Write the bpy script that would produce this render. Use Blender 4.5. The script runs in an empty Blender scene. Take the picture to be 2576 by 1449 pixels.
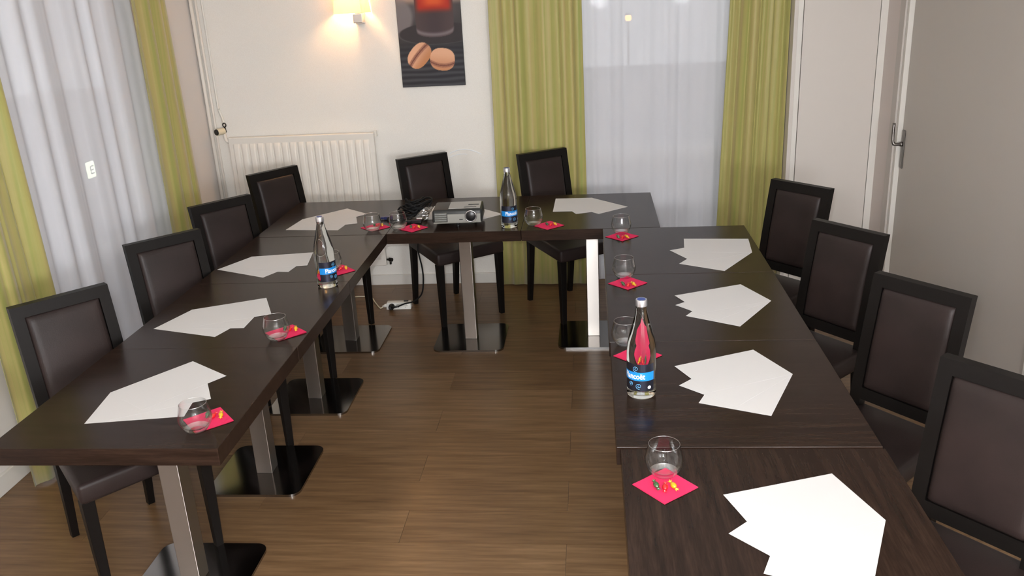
import bpy, bmesh, math, random
import numpy as np
from mathutils import Vector, Matrix

random.seed(7)
np.random.seed(7)
S = bpy.context.scene
C = S.collection
PI = math.pi
R_ = math.radians

# ------------------------------------------------------------------ camera
YAW, PITCH, ROLL, FPX, CAMZ = -0.09924052, 0.33920446, -0.05234951, 2193.7085, 1.95
cy, sy, cp, sp = math.cos(YAW), math.sin(YAW), math.cos(PITCH), math.sin(PITCH)
fwd = Vector((sy*cp, cy*cp, -sp)); rgt = Vector((cy, -sy, 0)); upv = rgt.cross(fwd)
rr = math.cos(ROLL)*rgt + math.sin(ROLL)*upv
uu = -math.sin(ROLL)*rgt + math.cos(ROLL)*upv
cam = bpy.data.cameras.new('camera')
cam.sensor_width = 36.0
cam.lens = FPX/2576*36.0
cam.clip_start = 0.02
camo = bpy.data.objects.new('camera', cam); C.objects.link(camo)
M = Matrix.Identity(4)
for i in range(3):
    M[i][0] = rr[i]; M[i][1] = uu[i]; M[i][2] = -fwd[i]
M[2][3] = CAMZ
camo.matrix_world = M
S.camera = camo

# ------------------------------------------------------------------ world, lights, exposure
S.view_settings.view_transform = 'Standard'
S.view_settings.look = 'None'
S.view_settings.gamma = 1.0
S.view_settings.use_curve_mapping = False
S.view_settings.exposure = 0.32
W = bpy.data.worlds.new('dusk'); S.world = W; W.use_nodes = True
W.node_tree.nodes['Background'].inputs[0].default_value = (0.66, 0.68, 0.74, 1)
W.node_tree.nodes['Background'].inputs[1].default_value = 1.0

def light(name, kind, loc, power, col, rot=(0, 0, 0), **kw):
    l = bpy.data.lights.new(name, kind); l.energy = power; l.color = col
    for k, v in kw.items(): setattr(l, k, v)
    o = bpy.data.objects.new(name, l); C.objects.link(o)
    o.location = loc; o.rotation_euler = rot
    return o
# the compact camera's flash, just up and left of its lens
fl_ = light('camera_flash', 'SPOT', (-0.05, 0.03, 1.995), 115, (0.95, 1.0, 1.05), shadow_soft_size=0.016, spot_size=R_(84), spot_blend=1.0)
fl_.rotation_euler = camo.matrix_world.to_euler()
# wide area light added under the unseen ceiling as ambient fill
light('ceiling_fill', 'AREA', (-0.3, 2.6, 2.58), 12, (0.96, 1.0, 1.05), shape='RECTANGLE', size=2.6, size_y=4.4)

# unseen fill lamps added behind the viewer to lift the back wall
light('fill_lamp_behind', 'POINT', (0.15, -1.10, 1.66), 98, (0.96, 1.0, 1.06), shadow_soft_size=0.14)
light('fill_lamp_behind', 'POINT', (1.25, -1.10, 1.66), 98, (0.96, 1.0, 1.06), shadow_soft_size=0.14)

# ------------------------------------------------------------------ materials
def srgb(r, g, b):
    f = lambda c: (c/255/12.92) if c/255 <= 0.04045 else ((c/255+0.055)/1.055)**2.4
    return (f(r), f(g), f(b), 1)

class Mat:
    def __init__(s, name):
        s.m = bpy.data.materials.new(name); s.m.use_nodes = True
        s.t = s.m.node_tree; s.b = s.t.nodes['Principled BSDF']
    def set(s, **kw):
        for k, v in kw.items(): s.b.inputs[k.replace('_', ' ')].default_value = v
        return s
    def node(s, typ, **kw):
        n = s.t.nodes.new(typ)
        for k, v in kw.items(): setattr(n, k, v)
        return n
    def link(s, a, b): s.t.links.new(a, b)
    def noise(s, scale=(1, 1, 1), freq=10, detail=4, rough=0.55, coord='Object', dist=0.0):
        tc = s.node('ShaderNodeTexCoord'); mp = s.node('ShaderNodeMapping'); nz = s.node('ShaderNodeTexNoise')
        mp.inputs['Scale'].default_value = scale
        nz.inputs['Scale'].default_value = freq; nz.inputs['Detail'].default_value = detail
        nz.inputs['Roughness'].default_value = rough; nz.inputs['Distortion'].default_value = dist
        s.link(tc.outputs[coord], mp.inputs[0]); s.link(mp.outputs[0], nz.inputs[0])
        return nz.outputs[0]
    def ramp(s, fac, stops, to='Base Color'):
        r = s.node('ShaderNodeValToRGB'); e = r.color_ramp.elements
        while len(e) < len(stops): e.new(0.5)
        for el, (p, c) in zip(e, stops): el.position = p; el.color = c
        s.link(fac, r.inputs[0])
        if to: s.link(r.outputs[0], s.b.inputs[to])
        return r.outputs[0]
    def bump(s, fac, strength=0.2, dist=0.002):
        b = s.node('ShaderNodeBump'); b.inputs['Strength'].default_value = strength; b.inputs['Distance'].default_value = dist
        s.link(fac, b.inputs['Height']); s.link(b.outputs[0], s.b.inputs['Normal'])

MT = {}
def simple(name, col, rough=0.5, metal=0.0, spec=0.5, **kw):
    m = Mat(name).set(Base_Color=col, Roughness=rough, Metallic=metal, Specular_IOR_Level=spec, **kw)
    MT[name] = m.m
    return m

m = simple('wall_paper', srgb(232, 224, 208), 0.85, spec=0.2)
f1 = m.noise((1, 1, 6), 160, 2, 0.6)
m.ramp(f1, [(0.3, srgb(236, 231, 222)), (0.7, srgb(247, 244, 237))]); m.bump(f1, 0.25, 0.001)
m = simple('wall_paint', srgb(228, 222, 217), 0.8, spec=0.2); m.bump(m.noise((1, 1, 1), 220, 2), 0.15, 0.001)
simple('ceiling_paint', srgb(235, 232, 225), 0.9, spec=0.2)
simple('white_paint', srgb(226, 222, 214), 0.45, spec=0.4)
simple('panel_paint', srgb(214, 207, 199), 0.55, spec=0.35)
m = simple('door_paint', srgb(196, 189, 182), 0.5, spec=0.35); m.bump(m.noise((1, 1, 1), 300, 2), 0.1, 0.0006)
simple('frame_mauve', srgb(216, 205, 199), 0.6, spec=0.3)
simple('groove_dark', srgb(70, 60, 60), 0.8)
simple('radiator_enamel', srgb(238, 232, 222), 0.35, spec=0.5)

# floor: brown vinyl planks, grain along X, tone different per plank
def plank_mat():
    m = Mat('floor_vinyl').set(Roughness=0.32, Specular_IOR_Level=0.36)
    g = m.noise((0.55, 9, 1), 5.0, 6, 0.62, dist=0.3)
    fine = m.noise((2.5, 120, 1), 3.0, 3, 0.6)
    oi = m.node('ShaderNodeObjectInfo')
    mx = m.node('ShaderNodeMath', operation='MULTIPLY_ADD'); mx.inputs[1].default_value = 0.35
    m.link(fine, mx.inputs[0]); m.link(g, mx.inputs[2])
    m2 = m.node('ShaderNodeMath', operation='MULTIPLY_ADD'); m2.inputs[1].default_value = 0.16
    m.link(oi.outputs['Random'], m2.inputs[0]); m.link(mx.outputs[0], m2.inputs[2])
    m.ramp(m2.outputs[0], [(0.42, srgb(80, 58, 38)), (0.66, srgb(106, 80, 54)), (0.80, srgb(118, 91, 63)), (0.95, srgb(133, 104, 75))])
    m.bump(fine, 0.12, 0.0006)
    MT['floor_vinyl'] = m.m
plank_mat()

def wenge(name, scale):
    m = Mat(name).set(Roughness=0.22, Specular_IOR_Level=0.13)
    g = m.noise(scale, 4.0, 6, 0.6, dist=0.2)
    fine = m.noise(tuple(v*4 for v in scale), 6.0, 3, 0.6)
    mx = m.node('ShaderNodeMath', operation='MULTIPLY_ADD'); mx.inputs[1].default_value = 0.5
    m.link(fine, mx.inputs[0]); m.link(g, mx.inputs[2])
    m.ramp(mx.outputs[0], [(0.5, srgb(29, 20, 15)), (0.75, srgb(40, 28, 22)), (1.0, srgb(53, 39, 31))])
    m.bump(fine, 0.10, 0.0004)
    MT[name] = m.m
wenge('wenge_x', (0.8, 11, 11)); wenge('wenge_y', (11, 0.8, 11))

def steel(name, base, rough, aniso):
    m = Mat(name).set(Base_Color=base, Metallic=1.0, Roughness=rough, Anisotropic=aniso, Anisotropic_Rotation=0.25)
    tg = m.node('ShaderNodeTangent', direction_type='RADIAL', axis='Z')
    m.link(tg.outputs[0], m.b.inputs['Tangent'])
    m.bump(m.noise((60, 60, 1), 6, 2), 0.03, 0.0003)
    MT[name] = m.m
steel('brushed_steel', srgb(172, 166, 160), 0.37, 1.0)
simple('plate_steel', srgb(150, 146, 142), 0.14, 1.0)
simple('satin_nickel', srgb(128, 123, 119), 0.34, 1.0)
simple('chrome', srgb(205, 200, 195), 0.08, 1.0)
simple('dark_metal', srgb(60, 58, 56), 0.4, 1.0)
simple('aluminium', srgb(205, 205, 208), 0.25, 1.0)
simple('black_wood', srgb(17, 14, 12), 0.45, spec=0.2)
m = simple('brown_leather', srgb(50, 40, 38), 0.46, spec=0.27)
fl = m.noise((1, 1, 1), 260, 3); m.bump(fl, 0.35, 0.0008)
m.ramp(m.noise((1, 1, 1), 7, 3), [(0.3, srgb(37, 29, 27)), (0.7, srgb(45, 35, 33))])
simple('paper', srgb(210, 208, 206), 0.75, spec=0.25)
m = simple('napkin_pink', srgb(222, 50, 94), 0.85, spec=0.15); m.bump(m.noise((1, 1, 1), 420, 2), 0.4, 0.0006)
simple('black_plastic', srgb(20, 20, 21), 0.4)
simple('dark_plastic', srgb(40, 41, 39), 0.42, spec=0.35)
simple('grey_plastic', srgb(128, 126, 118), 0.42)
simple('light_grey_plastic', srgb(168, 168, 164), 0.45)
simple('white_plastic', srgb(232, 230, 222), 0.4)
simple('cream_plastic', srgb(226, 216, 188), 0.4)
simple('navy_plastic', srgb(24, 32, 78), 0.4)
simple('rubber_cable', srgb(12, 12, 13), 0.65, spec=0.25)
simple('lens_glass', srgb(22, 22, 24), 0.3, spec=0.5)
simple('blue_print', srgb(26, 132, 208), 0.4)
simple('light_blue_print', srgb(104, 176, 226), 0.4)
simple('white_print', srgb(240, 243, 246), 0.5)
m = simple('foil_label', srgb(66, 68, 82), 0.33, 0.85)
simple('cap_silver', srgb(214, 214, 218), 0.28, 0.9)
simple('cap_blue', srgb(40, 66, 140), 0.4)
simple('asphalt', srgb(90, 92, 98), 0.9)
for nm, col in (('candy_red', (214, 16, 22)), ('candy_yellow', (210, 160, 10)), ('candy_green', (46, 84, 42))):
    simple(nm, srgb(*col), 0.12, spec=0.8, Coat_Weight=0.6)

def thin_glass(name, tint, base_refl, edge):
    """thin clear wall: passes light straight on, reflects more at grazing angles"""
    m = Mat(name); t = m.t
    tr = m.node('ShaderNodeBsdfTransparent'); tr.inputs[0].default_value = tint
    gl = m.node('ShaderNodeBsdfGlossy'); gl.inputs['Roughness'].default_value = 0.02
    fr = m.node('ShaderNodeLayerWeight'); fr.inputs[0].default_value = edge
    mr = m.node('ShaderNodeMapRange'); mr.inputs['To Min'].default_value = base_refl; mr.inputs['To Max'].default_value = 0.9
    m.link(fr.outputs['Facing'], mr.inputs[0])
    pw = m.node('ShaderNodeMath', operation='POWER'); pw.inputs[1].default_value = 2.4
    m.link(fr.outputs['Facing'], pw.inputs[0]); m.link(pw.outputs[0], mr.inputs[0])
    mx = m.node('ShaderNodeMixShader')
    m.link(mr.outputs[0], mx.inputs[0]); m.link(tr.outputs[0], mx.inputs[1]); m.link(gl.outputs[0], mx.inputs[2])
    m.link(mx.outputs[0], t.nodes['Material Output'].inputs[0])
    MT[name] = m.m
def clear_wall(name, ior, lo, rough):
    m = Mat(name)
    tr = m.node('ShaderNodeBsdfTransparent'); tr.inputs[0].default_value = (0.985, 0.99, 0.99, 1)
    gl = m.node('ShaderNodeBsdfGlossy'); gl.inputs['Roughness'].default_value = rough
    lw = m.node('ShaderNodeLayerWeight'); lw.inputs[0].default_value = 0.5
    fr = m.node('ShaderNodeMath', operation='POWER'); fr.inputs[1].default_value = ior
    m.link(lw.outputs['Facing'], fr.inputs[0])
    mr = m.node('ShaderNodeMapRange'); mr.inputs['To Min'].default_value = lo; mr.inputs['To Max'].default_value = 1.0
    mx = m.node('ShaderNodeMixShader')
    m.link(fr.outputs[0], mr.inputs[0]); m.link(mr.outputs[0], mx.inputs[0]); m.link(tr.outputs[0], mx.inputs[1]); m.link(gl.outputs[0], mx.inputs[2])
    m.link(mx.outputs[0], m.t.nodes['Material Output'].inputs[0]); MT[name] = m.m
clear_wall('tumbler_glass', 3.0, 0.018, 0.03)
clear_wall('tumbler_edge', 2.0, 0.40, 0.25)  # rims made more reflective, standing in for light gathered in thick glass
thin_glass('window_glass', (0.95, 0.97, 0.97, 1), 0.04, 0.2)
thin_glass('clear_film', (0.82, 0.80, 0.76, 1), 0.18, 0.5)
m = Mat('bottle_glass').set(Base_Color=(0.95, 0.985, 0.96, 1), Roughness=0.0, IOR=1.36, Transmission_Weight=1.0)
MT['bottle_glass'] = m.m

def sheer_mat():
    m = Mat('sheer_voile'); t = m.t
    tr = m.node('ShaderNodeBsdfTransparent')
    df = m.node('ShaderNodeBsdfDiffuse'); df.inputs[0].default_value = srgb(234, 233, 235)
    tl = m.node('ShaderNodeBsdfTranslucent'); tl.inputs[0].default_value = srgb(220, 222, 232)
    a = m.node('ShaderNodeMixShader'); a.inputs[0].default_value = 0.18
    m.link(df.outputs[0], a.inputs[1]); m.link(tl.outputs[0], a.inputs[2])
    lw = m.node('ShaderNodeLayerWeight'); lw.inputs[0].default_value = 0.5
    mr = m.node('ShaderNodeMapRange'); mr.inputs['To Min'].default_value = 0.86; mr.inputs['To Max'].default_value = 1.0
    m.link(lw.outputs['Facing'], mr.inputs[0])
    b = m.node('ShaderNodeMixShader')
    m.link(mr.outputs[0], b.inputs[0]); m.link(tr.outputs[0], b.inputs[1]); m.link(a.outputs[0], b.inputs[2])
    m.link(b.outputs[0], t.nodes['Material Output'].inputs[0])
    MT['sheer_voile'] = m.m
sheer_mat()
def green_mat():
    m = Mat('green_taffeta').set(Roughness=0.48, Specular_IOR_Level=0.35, Sheen_Weight=0.3)
    at = m.node('ShaderNodeAttribute', attribute_name='run')
    cx = m.node('ShaderNodeCombineXYZ'); m.link(at.outputs['Fac'], cx.inputs[0])
    nz = m.node('ShaderNodeTexNoise'); nz.inputs['Scale'].default_value = 14; nz.inputs['Detail'].default_value = 5
    nz.inputs['Roughness'].default_value = 0.7
    m.link(cx.outputs[0], nz.inputs[0])
    m.ramp(nz.outputs[0], [(0.34, srgb(148, 156, 80)), (0.5, srgb(172, 164, 98)), (0.68, srgb(186, 162, 116))])
    m.bump(m.noise((1, 1, 0.05), 400, 2), 0.15, 0.0006)
    MT['green_taffeta'] = m.m
green_mat()
def emit(name, col, st):
    m = Mat(name).set(Base_Color=col, Emission_Color=col, Emission_Strength=st); MT[name] = m.m
emit('warm_bulb', (1.0, 0.55, 0.22, 1), 200)
emit('reflection_glow', (1.0, 0.42, 0.12, 1), 7)  # emissive stand-in for a lamp mirrored in the pane
emit('sign_glow', (0.85, 0.95, 0.66, 1), 5.0)
def shade_mat():
    m = Mat('lamp_fabric'); t = m.t
    df = m.node('ShaderNodeBsdfDiffuse'); df.inputs[0].default_value = srgb(250, 240, 222)
    tl = m.node('ShaderNodeBsdfTranslucent'); tl.inputs[0].default_value = srgb(255, 244, 226)
    a = m.node('ShaderNodeMixShader'); a.inputs[0].default_value = 0.35
    m.link(df.outputs[0], a.inputs[1]); m.link(tl.outputs[0], a.inputs[2])
    m.link(a.outputs[0], t.nodes['Material Output'].inputs[0])
    MT['lamp_fabric'] = m.m
shade_mat()

# ------------------------------------------------------------------ mesh helpers
class MB:
    """collects shapes into one bmesh, builds ONE mesh object"""
    def __init__(s): s.bm = bmesh.new()
    def box(s, x0, x1, y0, y1, z0, z1, bev=0, seg=2, mat=None):
        v = [s.bm.verts.new((x, y, z)) for z in (z0, z1) for y in (y0, y1) for x in (x0, x1)]
        F = [(0, 2, 3, 1), (4, 5, 7, 6), (0, 1, 5, 4), (2, 6, 7, 3), (0, 4, 6, 2), (1, 3, 7, 5)]
        fs = [s.bm.faces.new([v[i] for i in f]) for f in F]
        if bev:
            es = list({e for f in fs for e in f.edges})
            bmesh.ops.bevel(s.bm, geom=es, offset=bev, segments=seg, profile=0.5, affect='EDGES')
        return s
    def hexa(s, bot, top, bev=0, seg=2):
        """two matching quads (lists of 4 points)"""
        a = [s.bm.verts.new(p) for p in bot]; b = [s.bm.verts.new(p) for p in top]
        fs = [s.bm.faces.new(a[::-1]), s.bm.faces.new(b)]
        for i in range(4):
            j = (i+1) % 4
            fs.append(s.bm.faces.new((a[i], a[j], b[j], b[i])))
        if bev:
            es = list({e for f in fs for e in f.edges})
            bmesh.ops.bevel(s.bm, geom=es, offset=bev, segments=seg, profile=0.5, affect='EDGES')
        return s
    def lathe(s, prof, n=32, cx=0, cy=0, closed=False):
        """prof: list of (r,z); r=0 at an end closes it"""
        rings = []
        for r, z in prof:
            if r < 1e-6: rings.append([s.bm.verts.new((cx, cy, z))])
            else: rings.append([s.bm.verts.new((cx+r*math.cos(2*PI*k/n), cy+r*math.sin(2*PI*k/n), z)) for k in range(n)])
        pr = list(zip(rings, rings[1:]))
        if closed: pr.append((rings[-1], rings[0]))
        for a, b in pr:
            for k in range(n):
                l = (k+1) % n
                if len(a) == 1 and len(b) == 1: continue
                if len(a) == 1: s.bm.faces.new((a[0], b[l], b[k]))
                elif len(b) == 1: s.bm.faces.new((a[k], a[l], b[0]))
                else: s.bm.faces.new((a[k], a[l], b[l], b[k]))
        return s
    def tube(s, pts, r, n=8, caps=True, smooth=0):
        P = [Vector(p) for p in pts]
        if smooth: P = catmull(P, smooth)
        R = r if isinstance(r, (list, tuple)) else [r]*len(P)
        if len(R) != len(P): R = [R[0]]*len(P)
        rings = []; ref = None
        for i, p in enumerate(P):
            t = (P[min(i+1, len(P)-1)]-P[max(i-1, 0)]).normalized()
            if ref is None:
                ref = Vector((0, 0, 1)) if abs(t.z) < 0.9 else Vector((1, 0, 0))
            ref = (ref - t*ref.dot(t)).normalized(); bi = t.cross(ref)
            rings.append([s.bm.verts.new(p+R[i]*(math.cos(2*PI*k/n)*ref+math.sin(2*PI*k/n)*bi)) for k in range(n)])
        for a, b in zip(rings, rings[1:]):
            for k in range(n):
                l = (k+1) % n
                s.bm.faces.new((a[k], a[l], b[l], b[k]))
        if caps:
            s.bm.faces.new(rings[0][::-1]); s.bm.faces.new(rings[-1])
        return s
    def prism(s, poly, z0, z1, bev=0, seg=2):
        a = [s.bm.verts.new((x, y, z0)) for x, y in poly]; b = [s.bm.verts.new((x, y, z1)) for x, y in poly]
        n = len(poly)
        fb = s.bm.faces.new(a[::-1]); ft = s.bm.faces.new(b)
        for i in range(n):
            j = (i+1) % n; s.bm.faces.new((a[i], a[j], b[j], b[i]))
        if bev:
            bmesh.ops.bevel(s.bm, geom=list(ft.edges), offset=bev, segments=seg, profile=0.5, affect='EDGES')
        return s
    def grid(s, fn, nu, nv, closed_u=False):
        V = [[s.bm.verts.new(fn(i/(nu if closed_u else nu-1), j/(nv-1))) for i in range(nu)] for j in range(nv)]
        for j in range(nv-1):
            for i in range(nu if closed_u else nu-1):
                k = (i+1) % nu
                s.bm.faces.new((V[j][i], V[j][k], V[j+1][k], V[j+1][i]))
        return s
    def build(s, name, mat, parent=None, smooth=False, auto=None, loc=None):
        bmesh.ops.recalc_face_normals(s.bm, faces=s.bm.faces)
        me = bpy.data.meshes.new(name); s.bm.to_mesh(me); s.bm.free()
        me.materials.append(MT[mat] if isinstance(mat, str) else mat)
        if smooth or auto:
            me.polygons.foreach_set('use_smooth', [True]*len(me.polygons))
            if auto: me.set_sharp_from_angle(angle=R_(auto))
        o = bpy.data.objects.new(name, me); C.objects.link(o)
        if parent: o.parent = parent
        if loc is not None: o.location = loc
        return o

def catmull(P, k):
    out = []
    Q = [P[0]*2-P[1]]+P+[P[-1]*2-P[-2]]
    for i in range(1, len(Q)-2):
        a, b, c, d = Q[i-1], Q[i], Q[i+1], Q[i+2]
        for j in range(k):
            t = j/k
            out.append(0.5*((2*b)+(c-a)*t+(2*a-5*b+4*c-d)*t*t+(3*b-a-3*c+d)*t**3))
    out.append(P[-1]); return out

def tag(o, label=None, cat=None, group=None, kind=None):
    if label: o['label'] = label
    if cat: o['category'] = cat
    if group: o['group'] = group
    if kind: o['kind'] = kind
    return o
def thing(name, label, cat, loc=(0, 0, 0), rz=0, group=None):
    o = bpy.data.objects.new(name, None); C.objects.link(o); o.empty_display_size = 0.1
    o.location = loc; o.rotation_euler = (0, 0, rz)
    return tag(o, label, cat, group)
def struct(o): o['kind'] = 'structure'; return o
def dup(root, loc, rz, label):
    def cpy(o, par):
        c = o.copy(); C.objects.link(c); c.parent = par
        if par is not None: c.matrix_parent_inverse = o.matrix_parent_inverse.copy()
        for ch in o.children: cpy(ch, c)
        return c
    r = cpy(root, None); r.location = loc; r.rotation_euler = (0, 0, rz); r['label'] = label
    return r
def rounded_rect(w, d, r, n=6):
    pts = []
    for cx, cy_, a0 in ((w/2-r, d/2-r, 0), (-w/2+r, d/2-r, 90), (-w/2+r, -d/2+r, 180), (w/2-r, -d/2+r, 270)):
        for k in range(n+1):
            a = R_(a0+90*k/n); pts.append((cx+r*math.cos(a), cy_+r*math.sin(a)))
    return pts

# ------------------------------------------------------------------ room shell
XL, XR, YB, YF, ZC = -2.52, 1.70, 5.63, -1.3, 2.62
# floor: subfloor + planks of 1.24 x 0.2115 m laid along X
fl = struct(MB().box(XL-0.25, XR+0.25, YF-0.2, YB+0.25, -0.08, -0.006).build('floor', 'groove_dark'))
PW, PL = 0.2117, 1.24
plank_cache = {}
k0 = int((YF-3.324)//PW)
row = k0
while 3.324+row*PW < YB+0.01:
    y0 = 3.324+row*PW; y1 = y0+PW
    xj = (-0.117 if row % 2 == 0 else -0.74)
    x = xj - PL*3
    while x < XR+0.03:
        a, b = max(x, XL-0.02), min(x+PL, XR+0.03)
        c, d = max(y0, YF), min(y1, YB+0.02)
        if b-a > 0.02 and d-c > 0.01:
            key = (round(b-a, 3), round(d-c, 3))
            if key not in plank_cache:
                w_, d_ = b-a-0.0012, d-c-0.0012
                o = MB().box(-w_/2, w_/2, -d_/2, d_/2, -0.006, 0.0).build('plank', 'floor_vinyl', fl)
                plank_cache[key] = o.data
            else:
                o = bpy.data.objects.new('plank', plank_cache[key]); C.objects.link(o); o.parent = fl
            o.location = ((a+b)/2, (c+d)/2, 0)
        x += PL
    row += 1

# back wall with a tall window opening behind the voile
WX0, WX1, WZ1 = -0.12, 1.02, 2.28
wb = MB()
wb.box(XL-0.2, WX0, YB, YB+0.2, 0, ZC); wb.box(WX1, XR+0.2, YB, YB+0.2, 0, ZC); wb.box(WX0, WX1, YB, YB+0.2, WZ1, ZC)
wall_back = struct(wb.build('wall_back', 'wall_paper'))
# left wall with its window opening
LY0, LY1 = 3.25, 4.85
wl = MB()
wl.box(XL-0.2, XL, YF-0.2, LY0, 0, ZC); wl.box(XL-0.2, XL, LY1, YB, 0, ZC); wl.box(XL-0.2, XL, LY0, LY1, WZ1, ZC)
wall_left = struct(wl.build('wall_left', 'wall_paint'))
# right wall with a recessed doorway
DY0, DY1 = 3.30, 5.05
wr = MB()
wr.box(XR, XR+0.2, YF-0.2, DY0, 0, ZC); wr.box(XR, XR+0.2, DY1, YB, 0, ZC); wr.box(XR, XR+0.2, DY0, DY1, 2.3, ZC)
wall_right = struct(wr.build('wall_right', 'wall_paint'))
struct(MB().box(XL, XR, YF-0.2, YF, 0, ZC).build('wall_front', 'wall_paint'))
struct(MB().box(XL-0.2, XR+0.2, YF-0.2, YB+0.2, ZC, ZC+0.12).build('ceiling', 'ceiling_paint'))
# baseboards
struct(MB().box(XL+0.016, WX0-0.02, YB-0.016, YB, 0, 0.072, 0.003).build('baseboard_back', 'white_paint'))
bl = MB(); bl.box(XL, XL+0.016, YF, LY0, 0, 0.085, 0.003); bl.box(XL, XL+0.016, LY1, YB, 0, 0.085, 0.003)
struct(bl.build('baseboard_left', 'white_paint'))

# windows: frames, middle rail, panes
def window(name, horizontal, a0, a1, z1, depth0, rail):
    fr = MB(); w = 0.07
    def bx(p0, p1, q0, q1, d0, d1, m):
        if horizontal: m.box(p0, p1, d0, d1, q0, q1, 0.004)
        else: m.box(d0, d1, p0, p1, q0, q1, 0.004)
    d0, d1 = depth0, depth0+0.06*(1 if horizontal else -1)
    d0, d1 = min(d0, d1), max(d0, d1)
    bx(a0, a0+w, 0.0, z1, d0, d1, fr); bx(a1-w, a1, 0.0, z1, d0, d1, fr)
    bx(a0+w, a1-w, 0.0, 0.10, d0, d1, fr); bx(a0+w, a1-w, z1-w, z1, d0, d1, fr)
    root = struct(fr.build(name, 'white_paint'))
    r = MB(); bx(a0+w, a1-w, rail, rail+0.10, d0+0.006, d1-0.006, r); r.build('middle_rail', 'white_paint', root)
    dm = (d0+d1)/2
    for q0, q1 in ((0.10, rail), (rail+0.10, z1-w)):
        p = MB()
        if horizontal: p.box(a0+w, a1-w, dm-0.003, dm+0.003, q0, q1)
        else: p.box(dm-0.003, dm+0.003, a0+w, a1-w, q0, q1)
        p.build('pane', 'window_glass', root)
    return root
window('window_1', False, LY0, LY1, WZ1, XL-0.06, 0.62)
window('window_2', True, WX0, WX1, WZ1, YB+0.06, 0.79)
# street outside
gnd = struct(MB().box(-14, 12, 5.9, 22, -0.3, -0.15).box(-14, -2.75, -8, 5.9, -0.3, -0.15).build('ground', 'asphalt'))

# ------------------------------------------------------------------ corner cupboard (back right)
CY = 5.35
cb = thing('corner_cupboard', 'tall built-in white cupboard in the corner right of the green curtain', 'cupboard', (1.175, CY, 0))
w_end = XR-1.175-0.002
MB().box(0, 0.022, 0.0, YB-CY-0.002, 0.001, ZC-0.002, 0.001).build('side_panel', 'panel_paint', cb)
MB().box(0.022, 0.050, 0.0, 0.022, 0.001, ZC-0.002, 0.001).build('stile', 'white_paint', cb)
MB().box(0.022, w_end, 0.03, 0.05, 0.001, ZC-0.002).build('backing', 'groove_dark', cb)
dr = MB().box(0.0535, 0.4770, -0.002, 0.020, 0.02, ZC-0.05, 0.0012).build('door', 'panel_paint', cb)
MB().box(0.4800, 0.520, -0.004, 0.022, 0.001, ZC-0.002, 0.001).build('stile', 'white_paint', cb)

# ------------------------------------------------------------------ right wall: door, frame, handle
door = struct(MB().box(XR+0.026, XR+0.066, DY0+0.03, DY1-0.03, 0.006, 2.265, 0.002).build('door_1', 'door_paint'))
jm = MB()
jm.box(XR, XR+0.10, DY1-0.028, DY1, 0, 2.30); jm.box(XR, XR+0.10, DY0, DY0+0.028, 0, 2.30); jm.box(XR, XR+0.10, DY0+0.028, DY1-0.028, 2.27, 2.30)
tr1 = struct(jm.build('trim_1', 'white_paint'))
ar = MB().box(XR-0.012, XR, DY1, DY1+0.08, 0, 2.36, 0.003).build('architrave', 'door_paint', tr1)
struct(MB().box(XR-0.006, XR, DY1+0.08, CY-0.002, 0, ZC, 0.0).build('trim_2', 'frame_mauve'))
# lever handle on a long plate, lever turned up
HX, HY, HZ = XR+0.026, 4.985, 0.985
h = tag(MB().box(HX-0.008, HX, HY-0.020, HY+0.020, HZ-0.135, HZ+0.078, 0.0045).build('handle_plate', 'satin_nickel', door), 'satin metal backplate')
lv = MB()
lv.tube([(HX-0.006, HY, HZ), (HX-0.045, HY, HZ), (HX-0.056, HY+0.004, HZ+0.008), (HX-0.058, HY+0.012, HZ+0.05), (HX-0.056, HY+0.016, HZ+0.115)], 0.0085, 10, smooth=5)
lv.tube([(HX-0.007, HY, HZ), (HX-0.02, HY, HZ)], 0.013, 14)
tag(lv.build('lever', 'satin_nickel', door, smooth=True), 'satin metal lever turned upwards')

# ------------------------------------------------------------------ curtains
def curtain(name, mat, label, top, bot, z0, z1, nrm, seed, amp, nf, group, thick=0.0, sway=0.0, nu=190, nv=12, hem=0.0):
    """top / bot: ((x,y),(x,y)) ends of the hang line at z1 / z0; folds bulge along nrm"""
    rng = random.Random(seed)
    ks = [(nf*(0.6+0.35*i)+rng.uniform(-.4, .4), rng.uniform(0, 2*PI), 1/(1+0.45*i)) for i in range(4)]
    tot = sum(k[2] for k in ks)
    N = Vector((nrm[0], nrm[1], 0))
    bm = bmesh.new(); run = bm.verts.layers.float.new('run'); rows = []
    for j in range(nv):
        t = j/(nv-1); z = z0+(z1-z0)*t
        a = Vector(bot[0]).lerp(Vector(top[0]), t); b = Vector(bot[1]).lerp(Vector(top[1]), t)
        r = []
        for i in range(nu):
            s = i/(nu-1)
            o = sum(w*math.sin(2*PI*k*s+ph+0.5*(1-t)*math.sin(3*ph+5*s)) for k, ph, w in ks)/tot
            o = math.copysign(abs(o)**0.8, o)*amp*(1.0+0.35*(1-t))
            side = 0.25*amp*math.sin(2*PI*nf*s*1.3+ks[1][1])
            d = (b-a)
            p = a+d*s+d.normalized()*side*(1-abs(2*s-1)**4)
            zz = z+(hem*o/amp if j == 0 and amp else 0)
            v = bm.verts.new((p.x+N.x*o, p.y+N.y*o, zz)); v[run] = s*d.length*1.6+seed
            r.append(v)
        rows.append(r)
    for a, b in zip(rows, rows[1:]):
        for i in range(nu-1): bm.faces.new((a[i], a[i+1], b[i+1], b[i]))
    me = bpy.data.meshes.new(name); bm.to_mesh(me); bm.free()
    me.materials.append(MT[mat]); me.polygons.foreach_set('use_smooth', [True]*len(me.polygons))
    o = bpy.data.objects.new(name, me); C.objects.link(o)
    if thick:
        md = o.modifiers.new('cloth', 'SOLIDIFY'); md.thickness = thick; md.offset = 0
    return tag(o, label, 'curtain', group)
GC = 'green full-length curtains'; SC = 'white sheer voile curtains'
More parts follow.
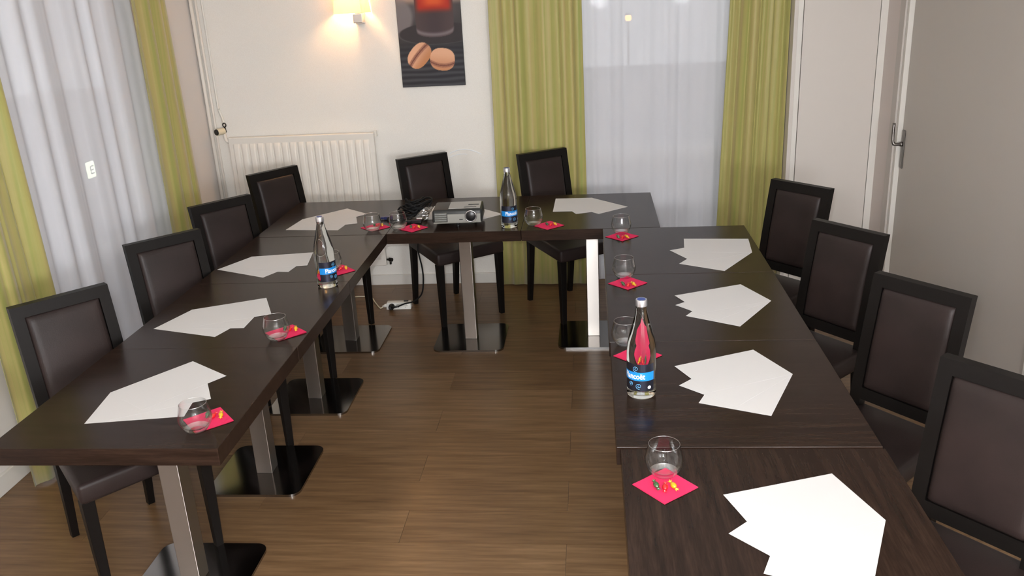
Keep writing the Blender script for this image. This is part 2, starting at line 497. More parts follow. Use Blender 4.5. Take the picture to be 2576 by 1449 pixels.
curtain('green_curtain', 'green_taffeta', 'green curtain on the back wall left of the sheer, behind a chair', ((-0.605, 5.535), (-0.045, 5.53)), ((-0.62, 5.54), (-0.03, 5.53)), 0.012, 2.5, (0, -1), 3, 0.022, 5, GC, 0.002, hem=0.006)
curtain('green_curtain', 'green_taffeta', 'green curtain beside the white corner cupboard on the back wall', ((0.850, 5.47), (1.172, 5.46)), ((0.775, 5.46), (1.170, 5.46)), 0.012, 2.5, (0, -1), 8, 0.022, 4, GC, 0.002)
curtain('green_curtain', 'green_taffeta', 'green curtain near the radiator corner on the left wall', ((-2.37, 4.62), (-2.37, 4.955)), ((-2.36, 4.57), (-2.37, 5.005)), 0.012, 2.5, (1, 0), 12, 0.028, 3, GC, 0.002)
curtain('green_curtain', 'green_taffeta', 'green curtain at the left edge behind the nearest left chair', ((-2.37, 3.02), (-2.37, 3.375)), ((-2.365, 3.04), (-2.36, 3.44)), 0.012, 2.5, (1, 0), 21, 0.028, 3, GC, 0.002)
curtain('sheer_curtain', 'sheer_voile', 'white sheer curtain hanging between the two green curtains on the back wall', ((-0.10, 5.598), (0.90, 5.598)), ((-0.10, 5.60), (0.90, 5.60)), 0.015, 2.5, (0, -1), 5, 0.012, 9, SC, nu=260)
curtain('sheer_curtain', 'sheer_voile', 'white sheer curtain over the left window behind the left chairs', ((-2.44, 3.32), (-2.44, 4.70)), ((-2.43, 3.33), (-2.43, 4.70)), 0.015, 2.5, (1, 0), 17, 0.027, 7, SC, nu=260)

# ------------------------------------------------------------------ radiator, pipes
rad = thing('radiator', 'white fluted panel radiator on the back wall behind the left chairs', 'radiator', (-1.905, 5.55, 0))
RX0, RX1, RZ0, RZ1 = -0.475, 0.502, 0.155, 1.062
MB().box(RX0, RX1, 0.012, 0.045, RZ0, RZ1, 0.006, 3).build('panel', 'radiator_enamel', rad)
nfl = 17; pitch = (RX1-RX0-0.05)/nfl
fm = MB()
def rib(x0, w):
    n = 9
    prof = []
    for k in range(n):
        a = PI*k/(n-1); prof.append((x0+w/2-w/2*math.cos(a), -0.0*1+0.013-0.013*min(1, 1.35*math.sin(a))))
    return prof
rib_mesh = None
for k in range(nfl):
    if rib_mesh is None:
        rm = MB(); pr = rib(-(pitch-0.009)/2, pitch-0.009)
        zs = [(RZ0+0.045, 0.0), (RZ0+0.06, 0.7), (RZ0+0.08, 1), (RZ1-0.075, 1), (RZ1-0.055, 0.7), (RZ1-0.04, 0.0)]
        rows = [[rm.bm.verts.new((x, 0.013-(0.013-y)*s, z)) for x, y in pr] for z, s in zs]
        for a, b in zip(rows, rows[1:]):
            for i in range(len(pr)-1): rm.bm.faces.new((a[i], a[i+1], b[i+1], b[i]))
        o = rm.build('flute', 'radiator_enamel', rad, smooth=True); rib_mesh = o.data
    else:
        o = bpy.data.objects.new('flute', rib_mesh); C.objects.link(o); o.parent = rad
    o.location = (RX0+0.025+pitch*(k+0.5), 0, 0)
MB().box(RX1-0.004, RX1+0.012, 0.045, 0.079, RZ1-0.03, RZ1+0.006, 0.002).build('bracket', 'radiator_enamel', rad)
MB().box(RX0+0.1, RX0+0.14, 0.045, 0.079, 0.4, 0.9, 0.003).build('bracket', 'radiator_enamel', rad)
# lower bleed tap
bt = MB(); bt.tube([(RX1, 0.03, 0.195), (RX1+0.02, 0.03, 0.195)], 0.007, 10); bt.tube([(RX1+0.018, 0.03, 0.195), (RX1+0.04, 0.02, 0.195)], 0.013, 10)
bt.box(RX1+0.022, RX1+0.034, 0.01, 0.03, 0.165, 0.19, 0.002)
tag(bt.build('drain_tap', 'dark_metal', rad, auto=40), 'dull metal tap')
# valve: elbow, cream thermostat head with black cap
vv = MB(); vv.tube([(RX0+0.012, 0.03, RZ1-0.03), (RX0-0.012, 0.03, RZ1-0.025), (RX0-0.022, 0.028, RZ1+0.0), (RX0-0.022, 0.024, RZ1+0.03)], 0.011, 10, smooth=4)
vv.build('valve_elbow', 'radiator_enamel', rad, smooth=True)
th = MB(); th.tube([(RX0-0.022, 0.026, RZ1+0.045), (RX0-0.052, -0.022, RZ1+0.045)], [0.020, 0.023], 18); tag(th.build('thermostat_head', 'cream_plastic', rad, auto=50), 'cream thermostat head')
cpn = MB(); cpn.tube([(RX0-0.0518, -0.0217, RZ1+0.045), (RX0-0.0555, -0.0275, RZ1+0.045)], [0.0205, 0.019], 18); tag(cpn.build('thermostat_cap', 'black_plastic', rad, auto=50), 'black end cap')
kn = MB(); kn.tube([(RX0-0.012, 0.03, RZ1+0.035), (RX0-0.016, 0.03, RZ1+0.07)], 0.006, 8)
kn.tube([(RX0-0.016+0.011*math.cos(a), 0.03, RZ1+0.083+0.013*math.sin(a)) for a in [2*PI*k/12 for k in range(13)]], 0.004, 6)
kn.build('vent_key', 'dark_metal', rad, smooth=True)
# pipes running down the corner, thin cable
for px, r_, lab in ((-2.500, 0.012, 'outer white heating pipe running down the back left corner'), (-2.468, 0.008, 'thinner white pipe beside the corner heating pipe')):
    o = MB().tube([(px, 5.605, 0.0), (px, 5.605, ZC)], r_, 12).build('heating_pipe', 'radiator_enamel', smooth=True)
    tag(o, lab, 'pipe', 'corner heating pipes')
cb_ = MB().tube([(-2.435, 5.622, ZC), (-2.435, 5.622, 1.8), (-2.437, 5.622, 1.30), (-2.432, 5.618, 1.235), (-2.412, 5.605, 1.185), (-2.402, 5.59, 1.150)], 0.0075, 8, smooth=5).build('wall_cable', 'white_plastic', smooth=True)
tag(cb_, 'thin white cable hanging down the wall to the radiator valve', 'cable')
# curved scuff on the wallpaper
sc = MB()
sc.tube([(-0.925+0.21*t, YB-0.0005, 0.872+0.05*math.sin(PI*(0.18+0.72*t))) for t in [k/16 for k in range(17)]], 0.0028, 6)
sc.tube([(-0.930+0.12*t, YB-0.0005, 0.862+0.030*math.sin(PI*(0.1+0.55*t))) for t in [k/12 for k in range(13)]], 0.0016, 6)
o = sc.build('scuff_mark', 'white_print', wall_back)

# ------------------------------------------------------------------ wall sconce
sn = thing('wall_sconce', 'lit wall lamp with cream tapered shade and chrome bracket', 'wall lamp', (-1.437, YB, 0))
zs0, zs1 = 1.805, 2.00
def ring(w, y0, y1): return [(-w/2, y0), (w/2, y0), (w/2, y1), (-w/2, y1)]
sh = MB()
for (i0, i1) in ((0, 1), (1, 2), (3, 0)):
    A = [(-0.122, -0.125), (0.052, -0.125), (0.082, -0.004), (-0.150, -0.004)]
    B = [(-0.105, -0.110), (0.036, -0.110), (0.060, -0.004), (-0.128, -0.004)]
    vs = [sh.bm.verts.new((*A[i0], zs0)), sh.bm.verts.new((*A[i1], zs0)), sh.bm.verts.new((*B[i1], zs1)), sh.bm.verts.new((*B[i0], zs1))]
    sh.bm.faces.new(vs)
bmesh.ops.remove_doubles(sh.bm, verts=sh.bm.verts, dist=1e-5)
so = sh.build('lamp_shade', 'lamp_fabric', sn)
md = so.modifiers.new('t', 'SOLIDIFY'); md.thickness = 0.0015
br = MB(); br.box(-0.018, 0.040, -0.075, -0.02, 1.745, 1.800, 0.003); br.box(-0.018, 0.040, -0.02, -0.001, 1.735, 1.81, 0.003); br.tube([(0.01, -0.05, 1.798), (0.01, -0.05, 1.86)], 0.008, 10)
tag(br.build('bracket', 'chrome', sn), 'polished chrome bracket')
MB().lathe([(0, 1.86), (0.014, 1.862), (0.026, 1.89), (0.03, 1.915), (0.022, 1.945), (0, 1.955)], 20, -0.02, -0.058).build('bulb', 'warm_bulb', sn, smooth=True)

# ------------------------------------------------------------------ canvas print
def print_colour(u, v):
    """flat photographic print: glass of coffee behind two macarons on dark slats"""
    rnd = random.random()
    def mix(a, b, t): t = max(0, min(1, t)); return tuple(x+(y-x)*t for x, y in zip(a, b))
    def sm(a, b, x): t = max(0, min(1, (x-a)/(b-a))); return t*t*(3-2*t)
    slat = 0.5+0.5*math.sin(v*74+0.5*math.sin(u*3+v*5)+0.35*math.sin(u*9+v*20))
    base = mix((46, 46, 50), (96, 94, 98), slat*0.55*(0.4+0.6*sm(0.62, 0.3, v)))
    base = mix(base, (66, 62, 62), sm(0.55, 0.75, v))
    base = mix(base, (98, 92, 92), sm(0.85, 1.15, v)*sm(0.8, 0.0, abs(u-0.5)))
    base = mix(base, (190, 158, 138), sm(1.2, 1.34, v))
    # blurred cup left
    e = math.hypot((u-0.02)/0.25, (v-1.06)/0.30); base = mix(base, (132, 124, 124), sm(1.05, 0.75, e)*0.85)
    # saucer
    e = math.hypot((u-0.62)/0.62, (v-0.80)/0.165); base = mix(base, (60, 55, 56), sm(1.02, 0.94, e)); base = mix(base, (110, 106, 108), 0.35*sm(0.05, 0.0, abs(e-1.0))*(1 if v < 0.8 else 0))
    # glass
    cxg = 0.585; hw = 0.315-0.03*sm(1.1, 0.75, v)
    bot = 0.84-0.10*math.sqrt(max(0, 1-((u-cxg)/0.30)**2)) if abs(u-cxg) < 0.30 else 9
    if v > bot and abs(u-cxg) < hw+0.03:
        k = sm(hw+0.02, hw-0.02, abs(u-cxg))
        g = mix((74, 62, 64), (84, 70, 70), sm(0.0, 0.3, abs(u-cxg)))
        g = mix(g, (142, 132, 134), sm(0.05, 0.0, abs(v-bot-0.04)) * 0.7)
        g = mix(g, (178, 52, 36), sm(1.08, 1.20, v)*sm(hw, hw-0.10, abs(u-cxg)))
        g = mix(g, (216, 92, 48), sm(1.17, 1.26, v)*sm(0.24, 0.05, abs(u-cxg)))
        g = mix(g, (92, 46, 42), sm(1.40, 1.48, v)); g = mix(g, (225, 205, 185), sm(1.56, 1.64, v)); g = mix(g, (240, 232, 222), sm(1.7, 1.8, v))
        g = mix(g, (235, 215, 160), sm(0.035, 0.01, math.hypot(u-0.60, (v-1.375)*0.9)))
        base = mix(base, g, k)
    # macarons: (centre, angle, semi axes)
    for cu, cv, ang, a, b, tilt in ((0.305, 0.475, 47, 0.215, 0.150, 0), (0.665, 0.405, -6, 0.195, 0.170, 1)):
        ca, sa = math.cos(R_(ang)), math.sin(R_(ang)); du, dv = u-cu, v-cv
        p, q = du*ca+dv*sa, -du*sa+dv*ca
        e = (abs(p)/a)**2.4+(abs(q)/b)**2.4
        if e < 1.1:
            col = mix((206, 150, 116), (228, 176, 142), sm(-0.12, 0.12, q if tilt else -p*0.3+q))
            band = q-(-0.045 if tilt else 0.015)-(0.05*(1-(p/a)**2)*(-1 if tilt else 0.35))
            col = mix(col, (150, 98, 80), sm(0.042, 0.02, abs(band))*(0.55+0.45*rnd))
            col = mix(col, (104, 62, 54), sm(0.012, 0.004, abs(band))*0.8)
            col = mix(col, (188, 118, 66), 0.5*sm(0.0, -0.14, q) if not tilt else 0.25*sm(-0.08, -0.16, q))
            base = mix(base, col, sm(1.06, 0.98, e))
    return base
PWD, PHT = 0.405, 0.80
pc = thing('canvas_picture', 'tall unframed canvas photo print of coffee glass and two macarons', 'picture', (-1.192, YB-0.001, 1.335))
MB().box(0, PWD, -0.0168, 0, 0, PHT, 0.0015).build('canvas', 'dark_plastic', pc)
bm = bmesh.new(); cl = bm.loops.layers.float_color.new('print'); nu, nv = 110, 217
V = [[bm.verts.new((0.0015+(PWD-0.003)*i/nu, -0.0172, 0.0015+(PHT-0.003)*j/nv)) for i in range(nu+1)] for j in range(nv+1)]
vc = [[srgb(*print_colour(i/nu, j/nv*PHT/PWD)) for i in range(nu+1)] for j in range(nv+1)]
for j in range(nv):
    for i in range(nu):
        f = bm.faces.new((V[j][i], V[j][i+1], V[j+1][i+1], V[j+1][i]))
        for lp, (a, b) in zip(f.loops, ((j, i), (j, i+1), (j+1, i+1), (j+1, i))): lp[cl] = vc[a][b]
me = bpy.data.meshes.new('print'); bm.to_mesh(me); bm.free()
m = Mat('photo_print').set(Roughness=0.6, Specular_IOR_Level=0.25); at = m.node('ShaderNodeAttribute', attribute_name='print'); m.link(at.outputs['Color'], m.b.inputs['Base Color'])
me.materials.append(m.m); o = bpy.data.objects.new('photo_print', me); C.objects.link(o); o.parent = pc

# ------------------------------------------------------------------ tables
TZ, TT = 0.75, 0.055
GT = 'dark wood tables of the U-shaped row'
post_mesh = {}
def table(label, x0, x1, y0, y1, z=TZ, grain='wenge_x', px=None, py=None):
    cx, cy_ = (x0+x1)/2, (y0+y1)/2
    t = thing('pedestal_table', label, 'table', (cx, cy_, 0), 0, GT)
    w, d = (x1-x0)/2-0.0006, (y1-y0)/2-0.0006
    MB().box(-w, w, -d, d, z-TT, z, 0.0015, 2).build('tabletop', grain, t)
    bx, by = (px-cx if px is not None else 0), (py-cy_ if py is not None else 0)
    if 'post' not in post_mesh:
        o = MB().box(-0.035, 0.035, -0.035, 0.035, 0.010, TZ-TT-0.008, 0.0035, 4).build('pedestal_post', 'brushed_steel', t); post_mesh['post'] = o.data
        b = MB().prism(rounded_rect(0.40, 0.40, 0.045, 10), 0.0, 0.0105, 0.003, 4).build('base_plate', 'plate_steel', t); post_mesh['base'] = b.data
        q = MB().box(-0.12, 0.12, -0.12, 0.12, TZ-TT-0.008, TZ-TT-0.0002).build('mounting_plate', 'dark_metal', t); post_mesh['plate'] = q.data
    else:
        os_ = []
        for nm, k in (('pedestal_post', 'post'), ('base_plate', 'base'), ('mounting_plate', 'plate')):
            o = bpy.data.objects.new(nm, post_mesh[k]); C.objects.link(o); o.parent = t; os_.append(o)
        o, b, q = os_
    for e in (o, b, q): e.location = (bx, by, 0)
    return t
LX0, LX1 = -1.755, -1.060
table('nearest table of the left row, open end towards the viewer', LX0, LX1, 2.077, 2.795, TZ+0.002, px=-1.425, py=2.465)
table('second table of the left row, with the second fan of papers', LX0, LX1, 2.797, 3.514, TZ, px=-1.42, py=3.19)
table('third table of the left row, with a water bottle near its seam', LX0, LX1, 3.516, 4.249, TZ-0.001, px=-1.41, py=3.895)
table('corner table joining the left row to the back row by the radiator', LX0, LX1, 4.251, 5.000, TZ-0.001, px=-1.42, py=4.64)
table('back row table carrying the projector and black cables', LX1+0.0005, -0.363, 4.251, 5.000, TZ, px=-0.71, py=4.64)
table('back row table in front of the green curtain, right of the projector table', -0.3625, 0.338, 4.251, 5.000, TZ, px=-0.005, py=4.66)
RX0_, RX1_ = 0.049, 0.747
table('farthest table of the right row, against the back row', RX0_, RX1_, 3.526, 4.249, TZ)
table('second farthest table of the right row, before the sheer curtain side', RX0_, RX1_, 2.803, 3.525, TZ)
table('right row table carrying the large foreground water bottle', RX0_+0.003, RX1_, 2.084, 2.801, TZ)
table('nearest table of the right row, cut by the bottom of the view', 0.063, 0.752, 1.362, 2.081, TZ-0.003, 'wenge_y')

# ------------------------------------------------------------------ chairs
def yback(z):
    if z >= 0.45: return 0.200+0.085*((z-0.45)/0.49)**1.2
    return 0.200+0.042*((0.45-z)/0.45)**1.5
def make_chair():
    t = thing('dining_chair', 'chair', 'chair', (0, 0, 0), 0, 'black framed chairs with brown leather pads')
    # seat: trapezoid cushion with rounded edges
    s = MB().hexa([(-0.170, 0.232, 0.395), (-0.228, -0.287, 0.395), (0.228, -0.287, 0.395), (0.170, 0.232, 0.395)],
                  [(-0.168, 0.230, 0.472), (-0.228, -0.287, 0.472), (0.228, -0.287, 0.472), (0.168, 0.230, 0.472)], 0.017, 4)
    s.build('seat', 'brown_leather', t, auto=40)
    for sx in (-1, 1):
        # front leg, tapered
        a, b = 0.021, 0.014
        cx, cy0 = sx*0.202, -0.258
        MB().hexa([(cx-b, cy0-b, 0), (cx+b, cy0-b, 0), (cx+b, cy0+b, 0), (cx-b, cy0+b, 0)],
                  [(cx-a, cy0-a, 0.400), (cx+a, cy0-a, 0.400), (cx+a, cy0+a, 0.400), (cx-a, cy0+a, 0.400)], 0.002, 1).build('leg', 'black_wood', t)
        # rear leg, splayed back
        l = MB(); zs = [0, 0.12, 0.24, 0.36, 0.47]; rings = []
        for z in zs:
            k = z/0.47; hw = 0.013+0.007*k; hd = 0.014+0.006*k; c = (sx*(0.150), yback(z))
            rings.append([l.bm.verts.new((c[0]+i*hw, c[1]+j*hd, z)) for i, j in ((-1, -1), (1, -1), (1, 1), (-1, 1))])
        for p, q in zip(rings, rings[1:]):
            for i in range(4): l.bm.faces.new((p[i], p[(i+1) % 4], q[(i+1) % 4], q[i]))
        l.bm.faces.new(rings[0][::-1]); l.bm.faces.new(rings[-1])
        l.build('leg', 'black_wood', t)
    # backrest frame: two curved stiles, top and bottom rails
    OW, IW, ZT, ZB = 0.172, 0.131, 0.940, 0.500
    f = MB(); zs = [0.465+(ZT-0.465)*k/10 for k in range(11)]
    def sweep(x0, x1, zz, hd):
        rings = [[f.bm.verts.new(p) for p in ((x0, yback(z)-hd, z), (x1, yback(z)-hd, z), (x1, yback(z)+hd, z), (x0, yback(z)+hd, z))] for z in zz]
        for p, q in zip(rings, rings[1:]):
            for i in range(4): f.bm.faces.new((p[i], p[(i+1) % 4], q[(i+1) % 4], q[i]))
        f.bm.faces.new(rings[0][::-1]); f.bm.faces.new(rings[-1])
    sweep(-OW, -IW, zs, 0.017); sweep(IW, OW, zs, 0.017)
    sweep(-IW, IW, [ZT-0.042, ZT-0.02, ZT], 0.017); sweep(-IW, IW, [ZB, ZB+0.02, ZB+0.042], 0.017)
    f.build('backrest_frame', 'black_wood', t)
    # upholstered pad: puffed front and back
    for sgn, bulge in ((-1, 0.019), (1, 0.010)):
        def fn(u, v, sgn=sgn, bulge=bulge):
            u2 = 0.5-0.5*math.cos(PI*u) if True else u
            v2 = 0.5-0.5*math.cos(PI*v)
            x = -0.131+0.262*u2; z = 0.541+0.358*v2
            e = min(1.0, min(u2, 1-u2)/0.07); g = min(1.0, min(v2, 1-v2)/0.05)
            k = math.sqrt(max(0, 1-(1-e)**2))*math.sqrt(max(0, 1-(1-g)**2))
            dome = 1+0.35*(1-(2*u2-1)**2)*(1-(2*v2-1)**2)
            return (x, yback(z)+sgn*(0.004+bulge*k*dome), z)
        if sgn < 0:
            pad = MB(); pad.grid(fn, 18, 18)
        else: pad.grid(fn, 18, 18)
    po = pad.build('backrest_pad', 'brown_leather', t, smooth=True)
    return t
chair0 = make_chair()
def place(cx, cy_, ang):
    d = (math.cos(R_(ang)), math.sin(R_(ang))); f = (d[1], -d[0])
    return (cx+f[0]*0.285, cy_+f[1]*0.285, 0), R_(ang)
chairs = [
    ((-1.962, 2.864), 49.0, 'nearest chair on the left, in front of the cut-off green curtain'),
    ((-1.929, 3.629), 47.3, 'second chair on the left, before the left sheer curtain'),
    ((-1.938, 4.302), 51.4, 'third chair on the left, before the left green curtain by the radiator corner'),
    ((-1.921, 5.060), 53.0, 'farthest chair on the left, before the white radiator'),
    ((-1.060, 5.360), 36.7, 'chair behind the projector table, against the cream wall'),
    ((-0.308, 5.384), 33.0, 'chair before the green curtain at the back wall, right of the bottle'),
    ((1.025, 4.299), -49.2, 'farthest chair on the right, before the white corner cupboard'),
    ((1.038, 3.514), -52.0, 'second farthest chair on the right, overlapping the white door frame'),
    ((1.083, 2.813), -50.8, 'second nearest chair on the right, before the grey door'),
    ((1.053, 2.118), -48.0, 'nearest chair on the right, cut by the right edge'),
]
for i, (c, a, lab) in enumerate(chairs):
    loc, rz = place(*c, a)
    if i == 0:
        chair0.location = loc; chair0.rotation_euler = (0, 0, rz); chair0['label'] = lab
    else: dup(chair0, loc, rz, lab)

# ------------------------------------------------------------------ place settings
SET = ['nearest left', 'second left', 'third left', 'left corner', 'projector', 'back right', 'farthest right', 'second farthest right', 'second nearest right', 'nearest right']
LAB = ['on the nearest left table', 'on the second table of the left row', 'on the third table of the left row, behind its bottle', 'on the back left corner table',
       'on the projector table', 'on the back row table before the green curtain', 'on the farthest right table', 'on the second farthest right table',
       'on the right table with the foreground bottle', 'on the nearest right table']
PAP = [((-1.569, 2.434), (54.4, 27.6, 8.4)), ((-1.630, 3.191), (25.0, 0.6, -17.7)), ((-1.648, 3.909), (9.5, -7.6, -26.2)), ((-1.612, 4.595), (48.0, 16.5, -6.6)),
       ((-0.690, 4.805), (-91, -68, -46)), ((0.001, 4.902), (-91, -68.8, -49.6)), ((0.707, 3.798), (174.9, 206.1, 238)), ((0.671, 3.180), (203.3, 219.8, 238.2)),
       ((0.611, 2.529), (204.5, 226.8, 246.7)), ((0.652, 1.757), (199.0, 223.9, 247.4))]
TOPS = [TZ+0.002, TZ, TZ-0.001, TZ-0.001, TZ, TZ, TZ, TZ, TZ, TZ-0.003]
sheet = None
for i, ((px, py), angs) in enumerate(PAP):
    for k, th_ in enumerate(angs):
        nm = ('top', 'middle', 'bottom')[k]
        lab = '%s sheet of the fanned white papers %s' % (nm, LAB[i].split(', behind')[0])
        if sheet is None:
            o = MB().box(0, 0.297, -0.21, 0, 0, 0.00025).build('paper_sheet', 'paper'); sheet = o.data
        else:
            o = bpy.data.objects.new('paper_sheet', sheet); C.objects.link(o)
        o.location = (px, py, TOPS[i]+0.0002+(2-k)*0.0005); o.rotation_euler = (0, 0, R_(th_))
        tag(o, lab, 'paper', 'fanned sheets of white paper')

# napkins: folded paper squares of four plies
NAP = [((-1.157, 2.242), 42), ((-1.148, 2.930), -45), ((-1.150, 3.660), 45), ((-1.147, 4.385), 45), ((-0.938, 4.347), 53), ((-0.225, 4.330), 43),
       ((0.140, 4.098), 45), ((0.138, 3.412), 44), ((0.140, 2.683), 45), ((0.166, 1.897), 40)]
nap_mesh = None
for i, ((nx, ny), a) in enumerate(NAP):
    if nap_mesh is None:
        n_ = MB(); hs = 0.057
        for ply in range(3):
            z_ = ply*0.0009; off = 0.0012*ply
            def fn(u, v, z_=z_, off=off):
                x, y = (u-.5)*2*hs, (v-.5)*2*hs
                return (x+off*0.4, y-off*0.3, z_+0.0004+0.0016*max(0, (x+y)/(2*hs)-0.35)*ply+0.0003*math.sin(7*u+3*v))
            n_.grid(fn, 9, 9)
        o = n_.build('paper_napkin', 'napkin_pink', smooth=True); nap_mesh = o.data
        md = None
    else:
        o = bpy.data.objects.new('paper_napkin', nap_mesh); C.objects.link(o)
    o.location = (nx, ny, TOPS[i]+0.0002); o.rotation_euler = (0, 0, R_(a))
    tag(o, 'folded pink paper napkin ' + LAB[i], 'napkin', 'folded pink napkins')

# tumblers: bulbous stemless glasses
def glass_profile():
    out = [(0.0, 0.0), (0.024, 0.0), (0.029, 0.002), (0.036, 0.010), (0.0435, 0.022), (0.0478, 0.034), (0.0485, 0.042), (0.0470, 0.053), (0.0435, 0.068), (0.0402, 0.082), (0.0396, 0.0862), (0.0393, 0.0870), (0.0388, 0.0874)]
    inn = [(0.0383, 0.0871), (0.0381, 0.0863), (0.0388, 0.082), (0.0421, 0.068), (0.0455, 0.053), (0.0470, 0.042), (0.0462, 0.034), (0.0415, 0.023), (0.033, 0.0145), (0.018, 0.0115), (0.0, 0.011)]
    return out+inn
GL = [(-1.163, 2.180), (-1.157, 2.868), (-1.176, 3.662), (-1.143, 4.318), (-1.010, 4.335), (-0.303, 4.345), (0.139, 4.153), (0.127, 3.484), (0.105, 2.775), (0.168, 1.950)]
gmesh = None
for i, (gx, gy) in enumerate(GL):
    if gmesh is None:
        o = MB().lathe(glass_profile(), 48).build('water_glass', 'tumbler_glass', smooth=True); gmesh = o.data
        gmesh.materials.append(MT['tumbler_edge'])
        for f in gmesh.polygons:
            rad = math.hypot(f.center.x, f.center.y)
            if f.center.z > 0.0860 or (f.center.z < 0.0095 and rad > 0.023): f.material_index = 1
    else:
        o = bpy.data.objects.new('water_glass', gmesh); C.objects.link(o)
    o.location = (gx, gy, TOPS[i]+0.0032)
    tag(o, 'empty round clear glass tumbler ' + LAB[i], 'glass', 'clear tumblers')

# wrapped sweets
def candy(col):
    c = MB()
    def body(u, v):
        a = 2*PI*u; t = PI*v; r = 0.0078*math.sin(t)
        return (r*math.cos(a)*0.95, -0.0115*math.cos(t), 0.0075+r*math.sin(a)*0.92)
    c.grid(body, 12, 9, True)
    for s in (-1, 1):
        n = 10; ctr = c.bm.verts.new((0, s*0.0105, 0.0075)); rim = []
        for k in range(n):
            a = 2*PI*k/n; rad = 0.0068*(0.55+0.45*(k % 2))
            rim.append(c.bm.verts.new((rad*math.cos(a), s*(0.0175+0.003*(k % 2)), 0.0075+0.75*rad*math.sin(a))))
        for k in range(n): c.bm.faces.new((ctr, rim[k], rim[(k+1) % n]))
    return c
cmesh = {}
for i, ((nx, ny), a) in enumerate(NAP):
    gx, gy = GL[i]
    if i in (0, 1, 2, 3): base = (nx+0.012, ny+0.016)
    elif i in (4, 5): base = (nx+0.012, ny-0.004)
    else: base = (nx+0.002, ny-0.036)
    if i == 9: base = (0.165, 1.882)
    offs = ((-0.021, 0.006, 14, 'candy_green'), (0.0, -0.004, -6, 'candy_red'), (0.021, 0.004, 20, 'candy_yellow'))
    for ox, oy, rz, col in offs:
        if col not in cmesh:
            o = candy(col).build('wrapped_sweet', col, smooth=True); cmesh[col] = o.data
        else:
            o = bpy.data.objects.new('wrapped_sweet', cmesh[col]); C.objects.link(o)
        o.location = (base[0]+ox, base[1]+oy, TOPS[i]+0.0030); o.rotation_euler = (0, 0, R_(rz))
        tag(o, '%s wrapped sweet on the pink napkin %s' % (col.split('_')[1], LAB[i].split(', behind')[0]), 'sweet', 'wrapped sweets on napkins')

# ------------------------------------------------------------------ water bottles
def text_mesh(body, size):
    cu = bpy.data.curves.new('t', 'FONT'); cu.body = body; cu.size = size; cu.align_x = 'CENTER'; cu.align_y = 'CENTER'
    cu.resolution_u = 3; cu.offset = 0.0006
    o = bpy.data.objects.new('t', cu); C.objects.link(o)
    dg = bpy.context.evaluated_depsgraph_get(); me = bpy.data.meshes.new_from_object(o.evaluated_get(dg))
    bpy.data.objects.remove(o); bpy.data.curves.remove(cu)
    return me
RB = 0.0435
def wrap(me, r, zc, a0=0.0, sx=1.0):
    for v in me.vertices:
        a = a0+v.co.x*sx/RB-PI/2; z = zc+v.co.y
        v.co = (r*math.cos(a), r*math.sin(a), z)
def patch(name, mat, parent, r, a0, a1, z0, z1, n=24):
    b = MB(); b.grid(lambda u, v: (r*math.cos(R_(a0+(a1-a0)*u)-PI/2), r*math.sin(R_(a0+(a1-a0)*u)-PI/2), z0+(z1-z0)*v), n, 2)
    return b.build(name, mat, parent, smooth=True)
def make_bottle():
    t = thing('water_bottle', 'bottle', 'bottle', (0, 0, 0), 0, 'clear glass water bottles')
    prof = [(0, 0.004), (0.030, 0.003), (0.038, 0.0), (0.0420, 0.004), (0.0435, 0.012), (0.0435, 0.145), (0.0428, 0.160), (0.0395, 0.180), (0.0335, 0.205), (0.0262, 0.232),
            (0.0200, 0.256), (0.0165, 0.272), (0.0152, 0.280), (0.0160, 0.284), (0.0152, 0.288), (0.0142, 0.291), (0.0, 0.2915)]
    tag(MB().lathe(prof, 56).build('bottle_body', 'bottle_glass', t, smooth=True), 'clear glass full of water')
    cp_ = MB().lathe([(0.0146, 0.286), (0.0170, 0.2865), (0.0172, 0.303), (0.0160, 0.306), (0.0, 0.3065)], 36).build('cap', 'cap_silver', t, auto=40)
    MB().lathe([(0.0125, 0.3066), (0.0, 0.3068)], 30).build('cap_disc', 'cap_blue', cp_)
    lb = patch('bottle_label', 'foil_label', t, RB+0.0004, -76, 84, 0.029, 0.116, 40)
    patch('colour_band', 'blue_print', lb, RB+0.0007, -76, 84, 0.063, 0.0905, 40)
    me = text_mesh('Plancoët', 0.0255); wrap(me, RB+0.0010, 0.0765, 0.0, 0.76/1.0)
    me.materials.append(MT['white_print']); o = bpy.data.objects.new('lettering', me); C.objects.link(o); o.parent = lb
    def swirl(a0, zc, r0, turns, flip):
        pts = []
        for k in range(34):
            q = k/33; rad = r0*(0.12+0.88*q); an = turns*2*PI*q*flip+1.2
            aa = a0/180*PI+rad*math.cos(an)/RB-PI/2; z = zc+rad*math.sin(an)
            pts.append(((RB+0.0011)*math.cos(aa), (RB+0.0011)*math.sin(aa), z))
        MB().tube(pts, 0.0007, 5).build('swirl', 'light_blue_print', lb, smooth=True)
    swirl(8, 0.101, 0.0095, 1.6, 1); swirl(-14, 0.052, 0.0075, 1.5, -1); swirl(20, 0.046, 0.0098, 1.6, 1)
    b = MB()
    def disc(u, v):
        an = 2*PI*u; r = 0.0055*v
        a = R_(62)+r*math.cos(an)/RB-PI/2
        return ((RB+0.0009)*math.cos(a), (RB+0.0009)*math.sin(a), 0.041+r*math.sin(an))
    b.grid(disc, 20, 3, True); b.build('emblem', 'white_print', lb)
    b = MB(); b.grid(lambda u, v: disc(u, 0.35+0.15*v), 14, 2, True)
    e = b.build('emblem_mark', 'dark_plastic', lb); 
    for v in e.data.vertices: v.co.x *= 1.008; v.co.y *= 1.008
    return t
bot0 = make_bottle()
def aim(x, y, off): return math.atan2(y, x)-PI/2 - 0 + R_(off)
